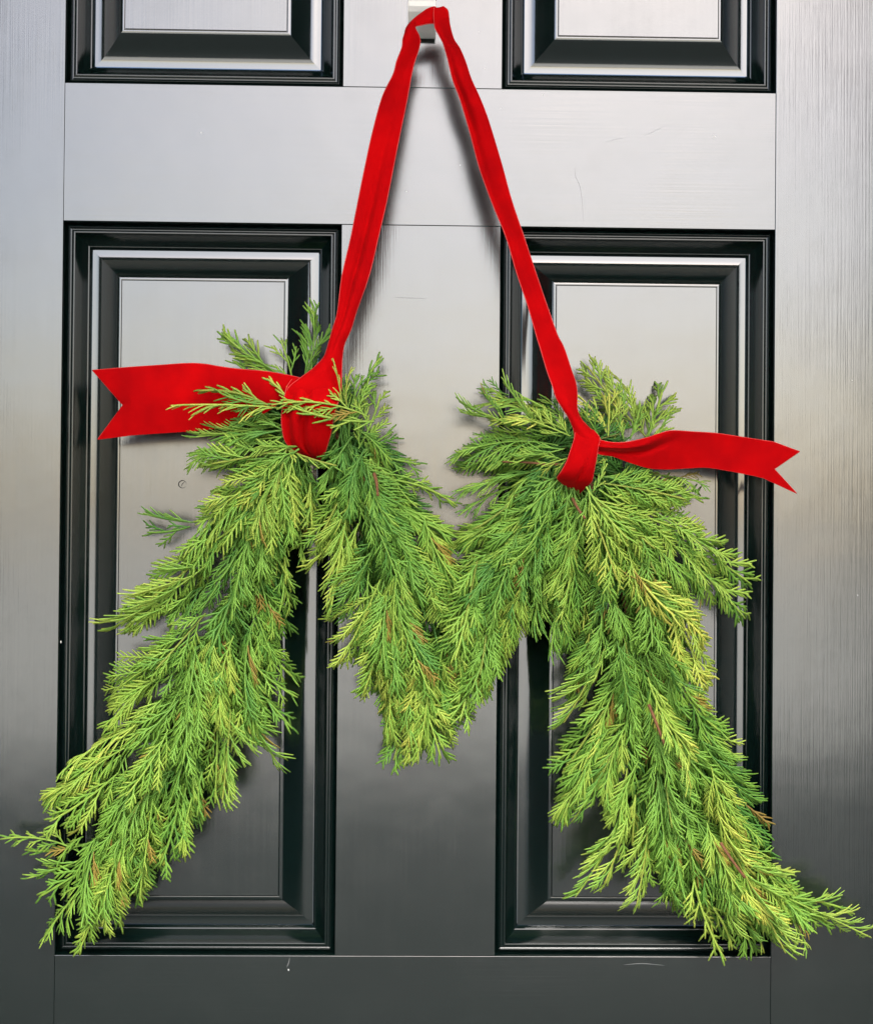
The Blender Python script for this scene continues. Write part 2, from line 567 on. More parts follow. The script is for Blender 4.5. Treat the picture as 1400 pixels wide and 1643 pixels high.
# left strand, from the hook down to the left knot
ribbon_strip('strand', [
    (661, 32.5, 48.2, 668, 41, 47.9, 1), (654, 41, 47.9, 666, 43, 51.9, 1), (650.5, 48, 48.7, 668, 48, 53.7, 1.5), (649, 55, 49.5, 672, 55, 53.5, 2), (646, 65, 50.1, 674, 65, 51.1, 2.5),
    (644.5, 78, 50.7, 671, 80, 48.6, 2), (636, 100, 50.9, 664.5, 100, 47.9, 1.5), (630.5, 120, 51.3, 660, 120, 49.3, 1), (613, 156, 52, 653.4, 158, 50, 1), (597.4, 212, 54.1, 642, 214, 52.1, 1),
    (585, 268, 56.2, 631, 270, 54.2, 1), (573.6, 324, 58.3, 620, 326, 58.3, 1), (562.4, 380, 61.4, 607, 382, 61.4, 0), (552.6, 422, 65, 597.4, 424, 61, 0), (547, 450, 68.1, 589, 453, 64, 1),
    (541, 500, 72.4, 571.4, 502, 66.3, 2), (533, 529, 75.4, 563, 529, 71.4, 2), (527, 551, 76.6, 552.6, 552, 74.6, 2), (520, 572, 78, 549, 573, 77, 3), (504, 590, 79, 548, 592, 80, 3),
    (482, 607, 80, 547.5, 611, 82, 3), (464, 622, 80, 546, 633, 83, 3), (458, 640, 76, 541, 650, 78, 2)],
    bulge=lambda s, t: 2.6 * math.sin(8 * s + 3.4 * t) - 5.0 * math.exp(-((t - 0.75 + 0.5 * s) / 0.12) ** 2) * math.exp(-((s - 0.6) / 0.16) ** 2))
# the bit lying over the hook
ribbon_strip('loop', [
    (659, 35, 47.2, 666, 43, 47.9, 1), (661, 32.5, 46.2, 667, 42, 48.9, 1.5), (668, 26.5, 45.4, 673, 41, 49.9, 2), (676, 20.5, 44.6, 682, 39, 50, 3), (684, 15, 44.8, 690, 38, 50, 3), (692, 11.5, 44.9, 696, 38, 50, 3), (699, 10.5, 45, 699, 40, 49, 2)])
# right strand
ribbon_strip('strand', [
    (696.5, 12, 47.9, 711, 10.5, 45, 1), (695.5, 22, 51.6, 718, 16, 47.8, 2), (696, 34, 54.2, 720, 26, 50.5, 3), (697.5, 46, 54.8, 721.5, 38, 51, 3), (704, 59, 55.3, 725, 52, 52.6, 2), (710, 70, 55, 729, 63, 53.2, 1.5),
    (714, 82, 55.6, 738, 77, 53.7, 1.5), (719, 100, 55.9, 747, 99, 54, 1), (726, 128, 55, 755.6, 126, 55.1, 1), (737, 156, 56, 768, 154, 54.1, 1), (745.8, 184, 55.1, 779, 182, 57.2, 1),
    (754, 212, 58.1, 788, 210, 54.2, 1), (769, 268, 60.2, 804.6, 266, 56.3, 1), (789, 324, 62.3, 820, 322, 62.4, 1), (811.6, 380, 66.4, 839, 378, 64.5, 0), (828, 436, 68.5, 857.7, 434, 66.6, 1),
    (846.5, 492, 72.6, 877, 490, 68.7, 1), (859.5, 538, 75.1, 893.6, 536, 71.2, 1), (866, 560, 76.3, 904.5, 557, 70.4, 2), (877, 597, 79, 917, 594, 70, 3), (885, 619, 80, 924, 615, 72, 3), (891, 638, 81, 926, 634, 76, 3),
    (902, 656, 82, 926, 655, 80, 2), (914, 675, 84, 933, 673, 82, 2), (921, 697, 85, 951, 692, 86, 3), (918, 715, 85, 962, 703, 88, 3)],
    bulge=lambda s, t: 2.6 * math.sin(10 * s - 3.4 * t) - 5.0 * math.exp(-((t - 0.2) / 0.14) ** 2) * math.exp(-((s - 0.38) / 0.10) ** 2))
# wraps round the two bunches
ribbon_strip('knot_wrap', [
    (470, 606, 76, 545, 616, 80, 2), (460, 622, 81, 546, 632, 84, 3), (455, 645, 82, 540, 652, 86, 4), (451.5, 668, 80, 534.5, 672, 83, 4), (453, 690, 76, 532, 690, 79, 3), (458, 709, 70, 527.5, 707, 72, 2),
    (470, 721, 62, 523, 722, 64, 1), (486, 730, 52, 519, 733, 54, 0), (500, 735, 38, 517, 738, 42, 0), (505, 736, 24, 516, 738, 26, 0)],
    bulge=lambda s, t: (-10.0 * math.exp(-((t - 0.42) / 0.06) ** 2) - 7.0 * math.exp(-((t - 0.12) / 0.05) ** 2) + 2.0 * math.exp(-((t - 0.28) / 0.09) ** 2) - 4.5 * math.exp(-((t - 0.72) / 0.04) ** 2) * max(0, s * 1.6 - .5)) * min(1, s * 3))
ribbon_strip('knot_wrap', [
    (923, 690, 84, 951, 690, 84, 2), (920.5, 704, 88, 961, 703, 90, 4), (915.5, 720, 90, 958.5, 719, 92, 5), (908.5, 740, 90, 955, 741, 92, 5), (900, 756, 87, 952, 756, 89, 5), (893, 767, 80, 949, 771, 82, 4),
    (899, 774, 70, 941, 780, 72, 3), (910, 783, 56, 932, 789, 58, 1), (917, 790, 40, 926, 795, 42, 0), (919, 793, 26, 925, 797, 28, 0)],
    bulge=lambda s, t: -5.5 * math.exp(-((t - 0.62 + 0.4 * (s - .5)) / 0.05) ** 2) * math.exp(-((s - 0.5) / 0.16) ** 2) + 1.2 * math.sin(6 * t + 2))
# tails with swallowtail ends
ribbon_tail('tail',
            [(484, 607, 76), (463, 602, 75), (427, 596, 73), (382, 592, 71), (352, 588, 70), (328, 584, 68), (300, 583, 66), (255, 586, 61), (210, 589, 54)],
            [(470, 626, 74), (455, 640, 70), (425, 662, 64), (385, 678, 60), (352, 686, 58), (328, 689.5, 56), (300, 692, 54), (255, 695, 50), (212, 698, 45)],
            (148.5, 594, 46), (157, 705, 38), (197.5, 650, 48), bulge=lambda s, t: 3 * math.sin(3.1 * t) * (0.4 + s) - 5 * max(0, t - 0.6) * (1 - s) + 2 * math.sin(6 * s + t))
ribbon_tail('tail',
            [(957, 702, 88), (966, 707, 88), (985, 710, 86), (1007, 709, 85), (1036, 702.5, 86), (1056, 696, 82), (1077, 691, 78), (1115, 693, 68), (1151, 695.5, 62), (1207, 704, 55), (1240, 709, 52)],
            [(955, 724, 90), (962, 729, 88), (982, 732, 82), (1007, 741, 76), (1036, 750, 70), (1057, 752.5, 66), (1080, 752.5, 62), (1112, 750.5, 56), (1142, 751, 52), (1200, 761.5, 46), (1224, 767, 44)],
            (1282, 724.5, 48), (1277, 791.5, 40), (1241.5, 752.5, 46),
            bulge=lambda s, t: (13 * math.exp(-((t - (0.50 - 0.75 * s)) / 0.13) ** 2) - 10 * math.exp(-((t - (0.78 - 0.85 * s)) / 0.10) ** 2)) * max(0, 1 - 1.5 * s) * min(1, s * 6) + 2.5 * math.sin(5 * s + 2 * t) * s)

# ------------------------------------------------------------------ cedar fronds
S = PX      # one photograph pixel, in metres, at the door


class Frond:
    def __init__(self):
        self.v, self.f, self.c, self.n = [], [], [], 0

    def twig(self, pts, nrm, w, t, r0, r1, brown, rnd):
        """a flattened four-sided twig along pts with a blunt tip; w, t = half width and half thickness"""
        pts = np.asarray(pts)
        n = len(pts)
        d = np.gradient(pts, axis=0)
        d /= np.maximum(np.linalg.norm(d, axis=1), 1e-12)[:, None]
        side = np.cross(nrm, d); side /= np.maximum(np.linalg.norm(side, axis=1), 1e-12)[:, None]
        up_ = np.cross(d, side)
        b = self.n
        for i in range(n):
            k = i / (n - 1)
            ww = w * (0.78 + 0.30 * math.sin(math.pi * (0.12 + 0.6 * k))) * (1 if i < n - 1 else 0.72)
            tt = t * ww / w
            for a, c in ((ww, 0), (0, tt), (-ww, 0), (0, -tt)):
                self.v.append(pts[i] + side[i] * a + up_[i] * c)
                self.c.append((r0 + (r1 - r0) * k, brown, rnd, 1.0))
        self.v.append(pts[-1] + d[-1] * w * 0.75)
        self.c.append((r1, brown, rnd, 1.0))
        for i in range(n - 1):
            for k in range(4):
                k2 = (k + 1) % 4
                self.f.append((b + i * 4 + k, b + i * 4 + k2, b + i * 4 + 4 + k2, b + i * 4 + 4 + k))
        e = b + (n - 1) * 4
        for k in range(4):
            self.f.append((e + k, e + (k + 1) % 4, e + 4))
        self.n += n * 4 + 1


def curve(p0, ang, length, bend, n, z0, zs, zc):
    """points of a planar curve starting at p0 with heading ang (xy plane) plus a height course"""
    out = [np.array(p0, float)]
    step = length / (n - 1)
    a = ang
    for i in range(1, n):
        a += bend / (n - 1)
        k = i / (n - 1)
        dz = (zs + zc * k) * step
        out.append(out[-1] + np.array([math.cos(a) * step, math.sin(a) * step, dz]))
    return np.array(out), a


def make_frond(L, width, r, bend=0.0, droop=0.0, sparse=1.0, ang0=0.62, cap=29, gap=9.6, tang=0.5, thick=1.7):
    """a flat cedar spray: rachis, alternate side branches, twiglets on both sides of them. Lengths in px units * S"""
    F = Frond()
    up_ = np.array([0, 0, 1.0])
    n = 13
    rach, _ = curve((0, 0, 0), -bend * 0.5, L, bend, n, 0, 0.05, -droop)
    F.twig(rach * S, up_, 1.75 * S, 1.4 * S, 0.0, 0.8, 0.30 if r.random() < 0.10 else 0.04, 0.45)
    seg = np.linspace(0, 1, n)

    def at(t):
        p = np.array([np.interp(t, seg, rach[:, k]) for k in range(3)])
        q = np.array([np.interp(min(1, t + .02), seg, rach[:, k]) for k in range(3)])
        p2 = np.array([np.interp(max(0, t - .02), seg, rach[:, k]) for k in range(3)])
        d = q - p2
        return p, math.atan2(d[1], d[0]), d[2] / max(1e-6, math.hypot(d[0], d[1]))

    t = r.uniform(0.03, 0.08)
    sd = r.choice([-1, 1])
    pitch = gap * sparse / L
    while t < 0.975:
        p, h, sl = at(t)
        sh = min(1.0, 0.45 + t / 0.22) * (1 - t) ** 0.62
        Lb = width * L * sh * r.uniform(0.78, 1.18) + 13
        Lb = min(Lb, (1 - t) * L * 0.95 + 20)
        ang = h + sd * (ang0 + r.gauss(0, 0.07)) * (0.72 + 0.28 * (1 - t))
        nb = 6 if Lb > 34 else 4
        zz = sl + r.gauss(0, 0.20)
        rnd = r.random() * 0.6
        brn = 0.0 if r.random() > 0.0035 else 0.65
        bp, _ = curve(p, ang, Lb, -sd * (0.12 + r.random() * 0.16), nb, 0, zz, -0.25 - r.random() * 0.2)
        F.twig(bp * S, up_, thick * 1.03 * S, thick * 0.75 * S, 0.1, 1.0, brn, rnd)
        if Lb > 26:
            u = r.uniform(9, 14) / Lb
            s2 = -sd if r.random() < 0.5 else sd
            bs = np.linspace(0, 1, nb)
            while u < 0.90:
                q = np.array([np.interp(u, bs, bp[:, k]) for k in range(3)])
                q2 = np.array([np.interp(min(1, u + .06), bs, bp[:, k]) for k in range(3)])
                d = q2 - q
                ha = math.atan2(d[1], d[0])
                Lt = (0.48 * Lb * (1 - u) ** 0.8 * (1.0 if s2 == sd else 0.85) + 9) * r.uniform(0.75, 1.2)
                Lt = min(Lt, cap * r.uniform(0.85, 1.1))
                tp, _ = curve(q, ha + s2 * (tang + r.gauss(0, 0.05)), Lt, -s2 * (0.05 + r.random() * 0.14), 3, 0,
                              d[2] / max(1e-6, math.hypot(d[0], d[1])) + r.gauss(0, 0.13), -0.25)
                F.twig(tp * S, up_, thick * S, thick * 0.68 * S, 0.30, 1.0, brn if brn else (0.0 if r.random() > 0.006 else 0.6), min(1, max(0, rnd + r.gauss(0, .12))))
                u += 4.7 * sparse / Lb * r.uniform(0.85, 1.25)
                s2 = -s2
        t += pitch * r.uniform(0.8, 1.2)
        sd = -sd
    return np.array(F.v), F.f, np.array(F.c, dtype=np.float32)


def frond_mesh(name, data):
    v, f, c = data
    me = bpy.data.meshes.new(name)
    me.from_pydata(v.tolist(), [], f)
    me.update()
    me.polygons.foreach_set('use_smooth', [True] * len(me.polygons))
    ca = me.color_attributes.new('leaf', 'FLOAT_COLOR', 'POINT')
    ca.data.foreach_set('color', c.ravel())
    me.materials.append(M_LEAF)
    return me


LIB = {}        # (class) -> list of (length px, data, mesh)
r_ = random.Random(5)
for cls, lens, wid, sparse, num in (('broad', (85, 120, 155), 0.42, 1.0, 6), ('narrow', (90, 130, 170), 0.28, 1.0, 5), ('thin', (70, 110, 160), 0.15, 1.15, 2), ('spray', (75, 110), 0.40, 1.3, 3)):
    for L in lens:
        for k in range(num):
            lacy = (k % 2 == 0)          # finely divided fans and, between them, sprays of longer combed twigs
            data = make_frond(L, wid * r_.uniform(0.85, 1.15) * (1.12 if lacy else 0.95), r_, bend=r_.uniform(-0.65, 0.65), droop=r_.uniform(0.05, 0.55), sparse=sparse,
                              ang0=r_.uniform(0.52, 0.68) if lacy else r_.uniform(0.36, 0.50), cap=r_.uniform(16, 21) if lacy else r_.uniform(26, 36),
                              gap=r_.uniform(11.0, 13.5) if lacy else r_.uniform(7.5, 9.5), tang=r_.uniform(0.50, 0.62) if lacy else r_.uniform(0.36, 0.46), thick=r_.uniform(1.32, 1.66))
            LIB.setdefault(cls, []).append((L, data, frond_mesh('frond', data)))


def frond_matrix(base, tip, roll, L):
    x = (tip - base)
    ln = x.length
    x = x / ln
    toward = Vector((0, -1, 0))
    z = toward - x * toward.dot(x)
    z.normalize()
    y = z.cross(x)
    R = Matrix((x, y, z)).transposed()
    R = R @ Matrix.Rotation(roll, 3, 'X')
    s = ln / (L * S)
    M = R.to_4x4()
    return M, s


swag = empty('evergreen_swag', 'M-shaped green cedar swag hanging on the black door by the red ribbon', 'wreath', P(690, 1500, 0))
SW_INV = -swag.location
rf = random.Random(21)


def pick(cls, want):
    c = LIB[cls]
    best = sorted(c, key=lambda e: abs(e[0] - want) + rf.random() * 26)
    return best[0]


def place(base, tip, d0, d1, cls, tint, roll=None):
    """one frond from its base to its tip (photograph pixels, millimetres off the door), yellowness tint"""
    B, T = P(base[0], base[1], d0), P(tip[0], tip[1], d1)
    want = (T - B).length / S
    L, data, me = pick(cls, want)
    M, s = frond_matrix(B, T, rf.gauss(0, 0.52) if roll is None else roll, L)
    o = bpy.data.objects.new('frond', me)
    col.objects.link(o)
    o.parent = swag
    # scale lengthways fully, across a bit less, so twigs keep their thickness
    sc = Matrix.Diagonal((s, s ** 0.8, s ** 0.8, 1))
    M = M @ sc
    M.translation = B + SW_INV
    o.matrix_local = M
    clump = 0.07 * math.sin(tip[0] / 47 + 1.3) * math.cos(tip[1] / 61) + 0.05 * math.sin(tip[0] / 23 - tip[1] / 31)
    o.color = (max(0.0, 0.13 + 0.62 * tint + clump), 0.5, 0.5, 1)
    return o


deep_v, deep_f, deep_c, deep_n = [], [], [], 0


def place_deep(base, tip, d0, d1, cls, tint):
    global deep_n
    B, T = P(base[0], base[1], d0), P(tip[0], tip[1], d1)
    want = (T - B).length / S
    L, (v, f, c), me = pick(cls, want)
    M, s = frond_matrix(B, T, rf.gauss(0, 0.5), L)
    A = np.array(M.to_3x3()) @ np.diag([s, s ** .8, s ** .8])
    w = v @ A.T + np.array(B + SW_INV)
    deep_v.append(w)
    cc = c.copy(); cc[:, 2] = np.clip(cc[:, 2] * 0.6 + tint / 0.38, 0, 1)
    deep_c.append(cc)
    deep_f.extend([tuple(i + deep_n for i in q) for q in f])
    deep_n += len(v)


# fronds read off the photograph: base x, y, tip x, y, base depth, tip depth, kind, yellowness
EX = [
    # --- fan round the left knot
    (486, 612, 511, 488, 30, 24, 'narrow', .10), (470, 612, 452, 545, 30, 28, 'spray', .08), (500, 600, 490, 530, 26, 24, 'thin', .05), (462, 608, 358, 538, 32, 30, 'spray', .50),
    (440, 610, 398, 558, 34, 30, 'spray', .42), (425, 612, 372, 575, 34, 36, 'spray', .38), (452, 655, 274, 648, 84, 88, 'thin', .80), (430, 650, 316, 622, 82, 88, 'thin', .50), (440, 648, 350, 632, 80, 86, 'narrow', .10),
    (470, 652, 420, 603, 80, 82, 'thin', .60), (590, 668, 436, 638, 88, 100, 'thin', .52), (600, 676, 466, 648, 86, 102, 'thin', .50), (548, 640, 540, 574, 88, 94, 'thin', .70), (556, 650, 560, 588, 80, 84, 'thin', .55),
    (570, 690, 608, 562, 60, 50, 'thin', .35), (560, 700, 580, 600, 58, 60, 'spray', .30), (575, 720, 612, 632, 56, 52, 'spray', .38), (570, 740, 630, 690, 56, 54, 'spray', .20),
    (470, 680, 304, 700, 62, 60, 'narrow', .32), (465, 700, 306, 718, 66, 64, 'broad', .30), (470, 668, 330, 668, 60, 66, 'broad', .12), (460, 690, 350, 690, 70, 72, 'broad', .15), (480, 715, 340, 745, 68, 66, 'broad', .28),
    (450, 715, 535, 737, 60, 88, 'thin', .45), (480, 720, 400, 790, 72, 78, 'broad', .28), (465, 735, 340, 820, 70, 74, 'broad', .42), (450, 750, 285, 862, 64, 62, 'broad', .40), (440, 770, 300, 900, 60, 60, 'broad', .36),
    (310, 838, 226, 836, 30, 26, 'spray', .05), (305, 845, 232, 858, 28, 26, 'spray', .03), (470, 735, 425, 870, 76, 80, 'broad', .45), (465, 745, 468, 870, 74, 72, 'broad', .38), (480, 750, 508, 850, 50, 44, 'narrow', .15), (490, 740, 520, 830, 44, 40, 'narrow', .12),
    # --- left leg, outline
    (350, 870, 205, 990, 46, 40, 'broad', .25), (340, 900, 196, 1034, 50, 44, 'broad', .38), (300, 960, 200, 1020, 44, 40, 'narrow', .30), (290, 1010, 215, 1085, 48, 40, 'narrow', .35), (290, 1050, 164, 1122, 52, 42, 'broad', .45), (270, 1080, 168, 1170, 52, 44, 'broad', .40),
    (230, 1160, 100, 1235, 50, 46, 'broad', .42), (200, 1200, 72, 1290, 54, 48, 'broad', .55), (190, 1240, 80, 1320, 56, 52, 'broad', .48), (130, 1368, -2, 1337, 34, 30, 'thin', .38), (150, 1350, 30, 1362, 34, 30, 'thin', .30), (140, 1375, 44, 1412, 34, 28, 'narrow', .28),
    (150, 1385, 62, 1440, 38, 32, 'narrow', .25), (150, 1400, 54, 1508, 38, 30, 'narrow', .35), (175, 1390, 121, 1538, 50, 40, 'narrow', .50), (200, 1360, 148, 1495, 58, 52, 'broad', .50), (210, 1340, 160, 1460, 62, 56, 'broad', .36), (225, 1330, 178, 1440, 56, 46, 'broad', .30),
    (260, 1290, 215, 1432, 50, 40, 'broad', .32), (290, 1260, 258, 1392, 50, 42, 'broad', .25), (320, 1200, 290, 1335, 50, 44, 'broad', .22), (350, 1140, 345, 1290, 40, 36, 'narrow', .40), (370, 1140, 360, 1288, 58, 52, 'broad', .50), (380, 1110, 432, 1252, 48, 38, 'narrow', .30),
    (395, 1090, 470, 1168, 44, 36, 'narrow', .20), (400, 1060, 478, 1120, 46, 38, 'narrow', .30), (410, 1020, 476, 1088, 44, 36, 'broad', .35), (400, 960, 446, 1080, 50, 44, 'narrow', .28), (410, 900, 440, 1020, 52, 46, 'narrow', .15), (430, 840, 462, 930, 52, 44, 'narrow', .20),
    (405, 1000, 392, 1140, 58, 56, 'broad', .22), (375, 1020, 352, 1170, 62, 62, 'broad', .34), (400, 1080, 408, 1200, 52, 48, 'broad', .30), (345, 1010, 300, 1150, 64, 66, 'broad', .40),
    # --- left inner limb down to the middle
    (565, 700, 512, 790, 66, 70, 'narrow', .12), (575, 690, 628, 745, 66, 62, 'narrow', .10), (585, 720, 560, 830, 70, 74, 'broad', .05), (600, 730, 674, 744, 54, 46, 'spray', .35), (630, 770, 738, 813, 56, 48, 'thin', .50), (620, 760, 700, 790, 58, 54, 'thin', .38),
    (610, 780, 724, 860, 62, 56, 'broad', .32), (560, 770, 506, 876, 64, 58, 'broad', .25), (565, 790, 503, 925, 66, 60, 'narrow', .58), (560, 800, 528, 982, 68, 58, 'narrow', .60), (575, 840, 545, 930, 66, 62, 'broad', .50), (600, 780, 660, 900, 70, 66, 'broad', .15),
    (610, 860, 562, 1000, 64, 56, 'broad', .25), (610, 930, 552, 1066, 60, 50, 'broad', .38), (620, 960, 588, 1120, 60, 52, 'narrow', .42), (640, 1020, 612, 1190, 58, 48, 'broad', .45), (670, 1060, 652, 1230, 62, 52, 'narrow', .50), (690, 1060, 668, 1228, 64, 56, 'narrow', .42),
    (710, 1040, 706, 1196, 60, 50, 'broad', .48), (730, 1030, 746, 1164, 54, 44, 'broad', .52), (680, 830, 738, 945, 60, 56, 'broad', .20), (690, 870, 740, 1010, 58, 52, 'broad', .22), (650, 850, 690, 990, 70, 66, 'broad', .30), (640, 900, 620, 1060, 72, 66, 'broad', .42),
    # --- right bunch, left side
    (905, 690, 782, 618, 72, 60, 'broad', .38), (900, 700, 744, 664, 70, 54, 'broad', .32), (895, 715, 734, 700, 68, 52, 'broad', .30), (890, 735, 736, 740, 60, 46, 'broad', .22), (885, 750, 732, 790, 56, 44, 'narrow', .28), (880, 770, 728, 815, 52, 40, 'thin', .32),
    (912, 690, 845, 622, 74, 66, 'broad', .42), (905, 680, 880, 630, 72, 66, 'spray', .40), (816, 634, 772, 622, 30, 26, 'spray', .05), (915, 700, 850, 680, 80, 82, 'broad', .40), (905, 720, 830, 740, 76, 74, 'broad', .30), (912, 735, 868, 748, 84, 88, 'spray', .30),
    (880, 790, 740, 878, 58, 46, 'broad', .30), (890, 800, 760, 930, 66, 56, 'broad', .25), (885, 830, 790, 980, 68, 58, 'broad', .28), (850, 900, 760, 1010, 62, 54, 'broad', .36), (840, 940, 786, 1076, 60, 48, 'broad', .55), (845, 950, 818, 1064, 56, 46, 'narrow', .48),
    (890, 850, 850, 1012, 56, 46, 'broad', .20), (905, 840, 884, 995, 52, 40, 'narrow', .18), (800, 960, 745, 1100, 58, 48, 'broad', .42), (790, 990, 770, 1080, 54, 46, 'broad', .50), (765, 900, 735, 1040, 66, 60, 'broad', .30), (910, 800, 880, 930, 74, 70, 'broad', .22),
    # --- right bunch, fan above and to the right
    (1035, 700, 942, 588, 30, 24, 'broad', .50), (1030, 690, 990, 588, 30, 26, 'thin', .48), (1030, 715, 1062, 620, 30, 24, 'broad', .32), (1040, 700, 1052, 640, 34, 30, 'spray', .32), (975, 700, 940, 628, 44, 46, 'spray', .70), (975, 700, 976, 630, 46, 48, 'spray', .78),
    (985, 705, 1000, 640, 42, 44, 'spray', .66), (1000, 705, 985, 660, 46, 50, 'spray', .30), (1010, 705, 1025, 650, 40, 42, 'spray', .28), (960, 700, 932, 655, 50, 54, 'spray', .25), (1050, 710, 1065, 660, 30, 30, 'spray', .28),
    (955, 745, 972, 738, 84, 92, 'thin', .52), (950, 790, 970, 740, 82, 88, 'thin', .40), (960, 765, 1080, 760, 70, 66, 'broad', .30), (1030, 760, 1134, 772, 44, 36, 'narrow', .32), (1040, 775, 1128, 800, 42, 34, 'narrow', .38), (960, 775, 1100, 800, 76, 74, 'broad', .35), (960, 785, 1120, 860, 78, 72, 'broad', .36),
    (1030, 810, 1165, 890, 66, 56, 'broad', .38), (1060, 840, 1208, 944, 58, 46, 'narrow', .48), (1050, 850, 1170, 950, 62, 54, 'broad', .40), (1070, 870, 1202, 994, 56, 42, 'narrow', .38), (1040, 860, 1130, 945, 62, 54, 'broad', .32), (950, 800, 1050, 880, 82, 84, 'broad', .42),
    (940, 800, 935, 880, 84, 88, 'spray', .45), (935, 800, 905, 900, 78, 78, 'broad', .38), (935, 810, 890, 960, 76, 66, 'broad', .42), (920, 850, 884, 1052, 56, 44, 'narrow', .28), (930, 880, 905, 1040, 62, 54, 'broad', .30), (945, 810, 990, 930, 86, 86, 'broad', .55),
    (1000, 1080, 955, 1210, 56, 52, 'broad', .25), (1012, 1150, 968, 1290, 58, 56, 'broad', .34), (1024, 1220, 990, 1352, 58, 56, 'broad', .36), (960, 1010, 918, 1120, 50, 46, 'broad', .22),
    # --- right leg, outline
    (1050, 930, 1138, 1092, 56, 44, 'broad', .62), (1060, 920, 1130, 1040, 58, 48, 'broad', .50), (1070, 1020, 1142, 1100, 56, 46, 'narrow', .48), (1080, 1080, 1158, 1180, 54, 42, 'broad', .35), (1110, 1130, 1182, 1255, 52, 40, 'broad', .36), (1120, 1180, 1200, 1300, 52, 42, 'broad', .30),
    (970, 1040, 905, 1160, 52, 44, 'broad', .22), (975, 1130, 902, 1240, 54, 44, 'broad', .30), (975, 1170, 898, 1320, 56, 46, 'broad', .38), (985, 1200, 930, 1330, 56, 48, 'narrow', .35), (1000, 1290, 935, 1448, 52, 42, 'narrow', .42), (1010, 1300, 970, 1420, 54, 46, 'broad', .40),
    (1040, 1310, 1018, 1454, 54, 44, 'broad', .45), (1070, 1310, 1080, 1446, 54, 44, 'broad', .20), (1150, 1220, 1228, 1345, 36, 30, 'narrow', .03), (1160, 1270, 1237, 1392, 36, 30, 'narrow', .03), (1165, 1300, 1220, 1380, 34, 30, 'narrow', .02),
    (1105, 1370, 1172, 1552, 46, 36, 'thin', .40), (1120, 1430, 1182, 1536, 44, 36, 'thin', .42), (1170, 1360, 1262, 1526, 64, 52, 'broad', .48), (1150, 1350, 1160, 1500, 60, 50, 'broad', .42), (1190, 1380, 1240, 1500, 64, 56, 'broad', .44), (1190, 1370, 1320, 1460, 58, 48, 'broad', .44),
    (1220, 1410, 1340, 1490, 56, 44, 'narrow', .46), (1260, 1440, 1398, 1508, 50, 38, 'narrow', .55), (1270, 1440, 1382, 1478, 48, 38, 'thin', .46), (1240, 1430, 1300, 1520, 52, 42, 'narrow', .40), (1140, 1230, 1180, 1370, 68, 66, 'broad', .62), (1150, 1300, 1200, 1420, 68, 64, 'broad', .70),
]
for q in EX:
    place(q[0:2], q[2:4], q[4], q[5], q[6], q[7] + rf.gauss(0, .04))

# limbs of the M: spine points x, y, half-width, depth of the crest in mm, mean yellowness
LIMBS = [
    [(470, 720, 62, 72, .25), (420, 830, 82, 70, .30), (372, 950, 82, 64, .22), (332, 1070, 102, 62, .36), (280, 1190, 100, 60, .42), (208, 1310, 76, 58, .40), (130, 1440, 46, 46, .42)],
    [(560, 700, 45, 70, .10), (590, 790, 68, 72, .18), (630, 880, 78, 70, .26), (650, 980, 86, 66, .34), (668, 1080, 60, 60, .46), (672, 1180, 20, 50, .48)],
    [(900, 760, 40, 78, .25), (850, 850, 78, 70, .25), (800, 930, 76, 64, .30), (750, 1010, 66, 60, .40), (708, 1100, 34, 54, .46)],
    [(945, 800, 56, 84, .42), (985, 880, 92, 78, .52), (1005, 980, 92, 72, .46), (1024, 1090, 98, 66, .34), (1062, 1200, 88, 62, .40), (1096, 1310, 88, 60, .44), (1160, 1400, 78, 56, .46), (1270, 1465, 34, 46, .46)],
]


def limb_fronds(sp, count, deep, rs):
    a = catmull([(q[0], q[1], q[2], q[3] + 12, q[4]) for q in sp], 12)
    seg = np.linalg.norm(np.diff(a[:, :2], axis=0), axis=1)
    cum = np.concatenate([[0], np.cumsum(seg)]); tot = cum[-1]
    out = []
    for k in range(count):
        t = (k + rs.random()) / count * tot * 0.93
        q = np.array([np.interp(t, cum, a[:, c]) for c in range(5)])
        q2 = np.array([np.interp(min(tot, t + 20), cum, a[:, c]) for c in range(5)])
        q1 = np.array([np.interp(max(0, t - 20), cum, a[:, c]) for c in range(5)])
        d = q2[:2] - q1[:2]; d /= np.linalg.norm(d)
        nrm = np.array([-d[1], d[0]])
        s = max(-1, min(1, rs.gauss(0, 0.55)))
        hw, cr, ye = q[2], q[3], q[4]
        L = rs.uniform(100, 150) if not deep else rs.uniform(90, 140)
        dev = s * 0.42 + rs.gauss(0, 0.16)
        # tips must stay inside the limb: pull the base in by what the frond spreads
        off = s * hw * 0.78 - math.sin(dev) * L * 0.55
        base = q[:2] + nrm * off - d * L * 0.35
        # vertical pull: fronds hang
        ca, sa = math.cos(dev), math.sin(dev)
        v = d * ca + nrm * sa
        v = v + np.array([0, 0.18]); v /= np.linalg.norm(v)
        tip = base + v * L
        prof = 1 - 0.75 * min(1, abs(off + math.sin(dev) * L * .5) / hw) ** 2
        if deep:
            d0 = 12 + (cr * prof - 20) * rs.uniform(0.1, 0.55); d1 = d0 + rs.uniform(-2, 8)
        else:
            d0 = max(16, cr * prof - 10 + rs.gauss(0, 5)); d1 = d0 + rs.uniform(2, 22)
        out.append((base, tip, d0, max(10, d1), 'broad' if rs.random() < 0.6 else 'narrow', ye + rs.gauss(0, 0.12)))
    return out


rl_ = random.Random(33)
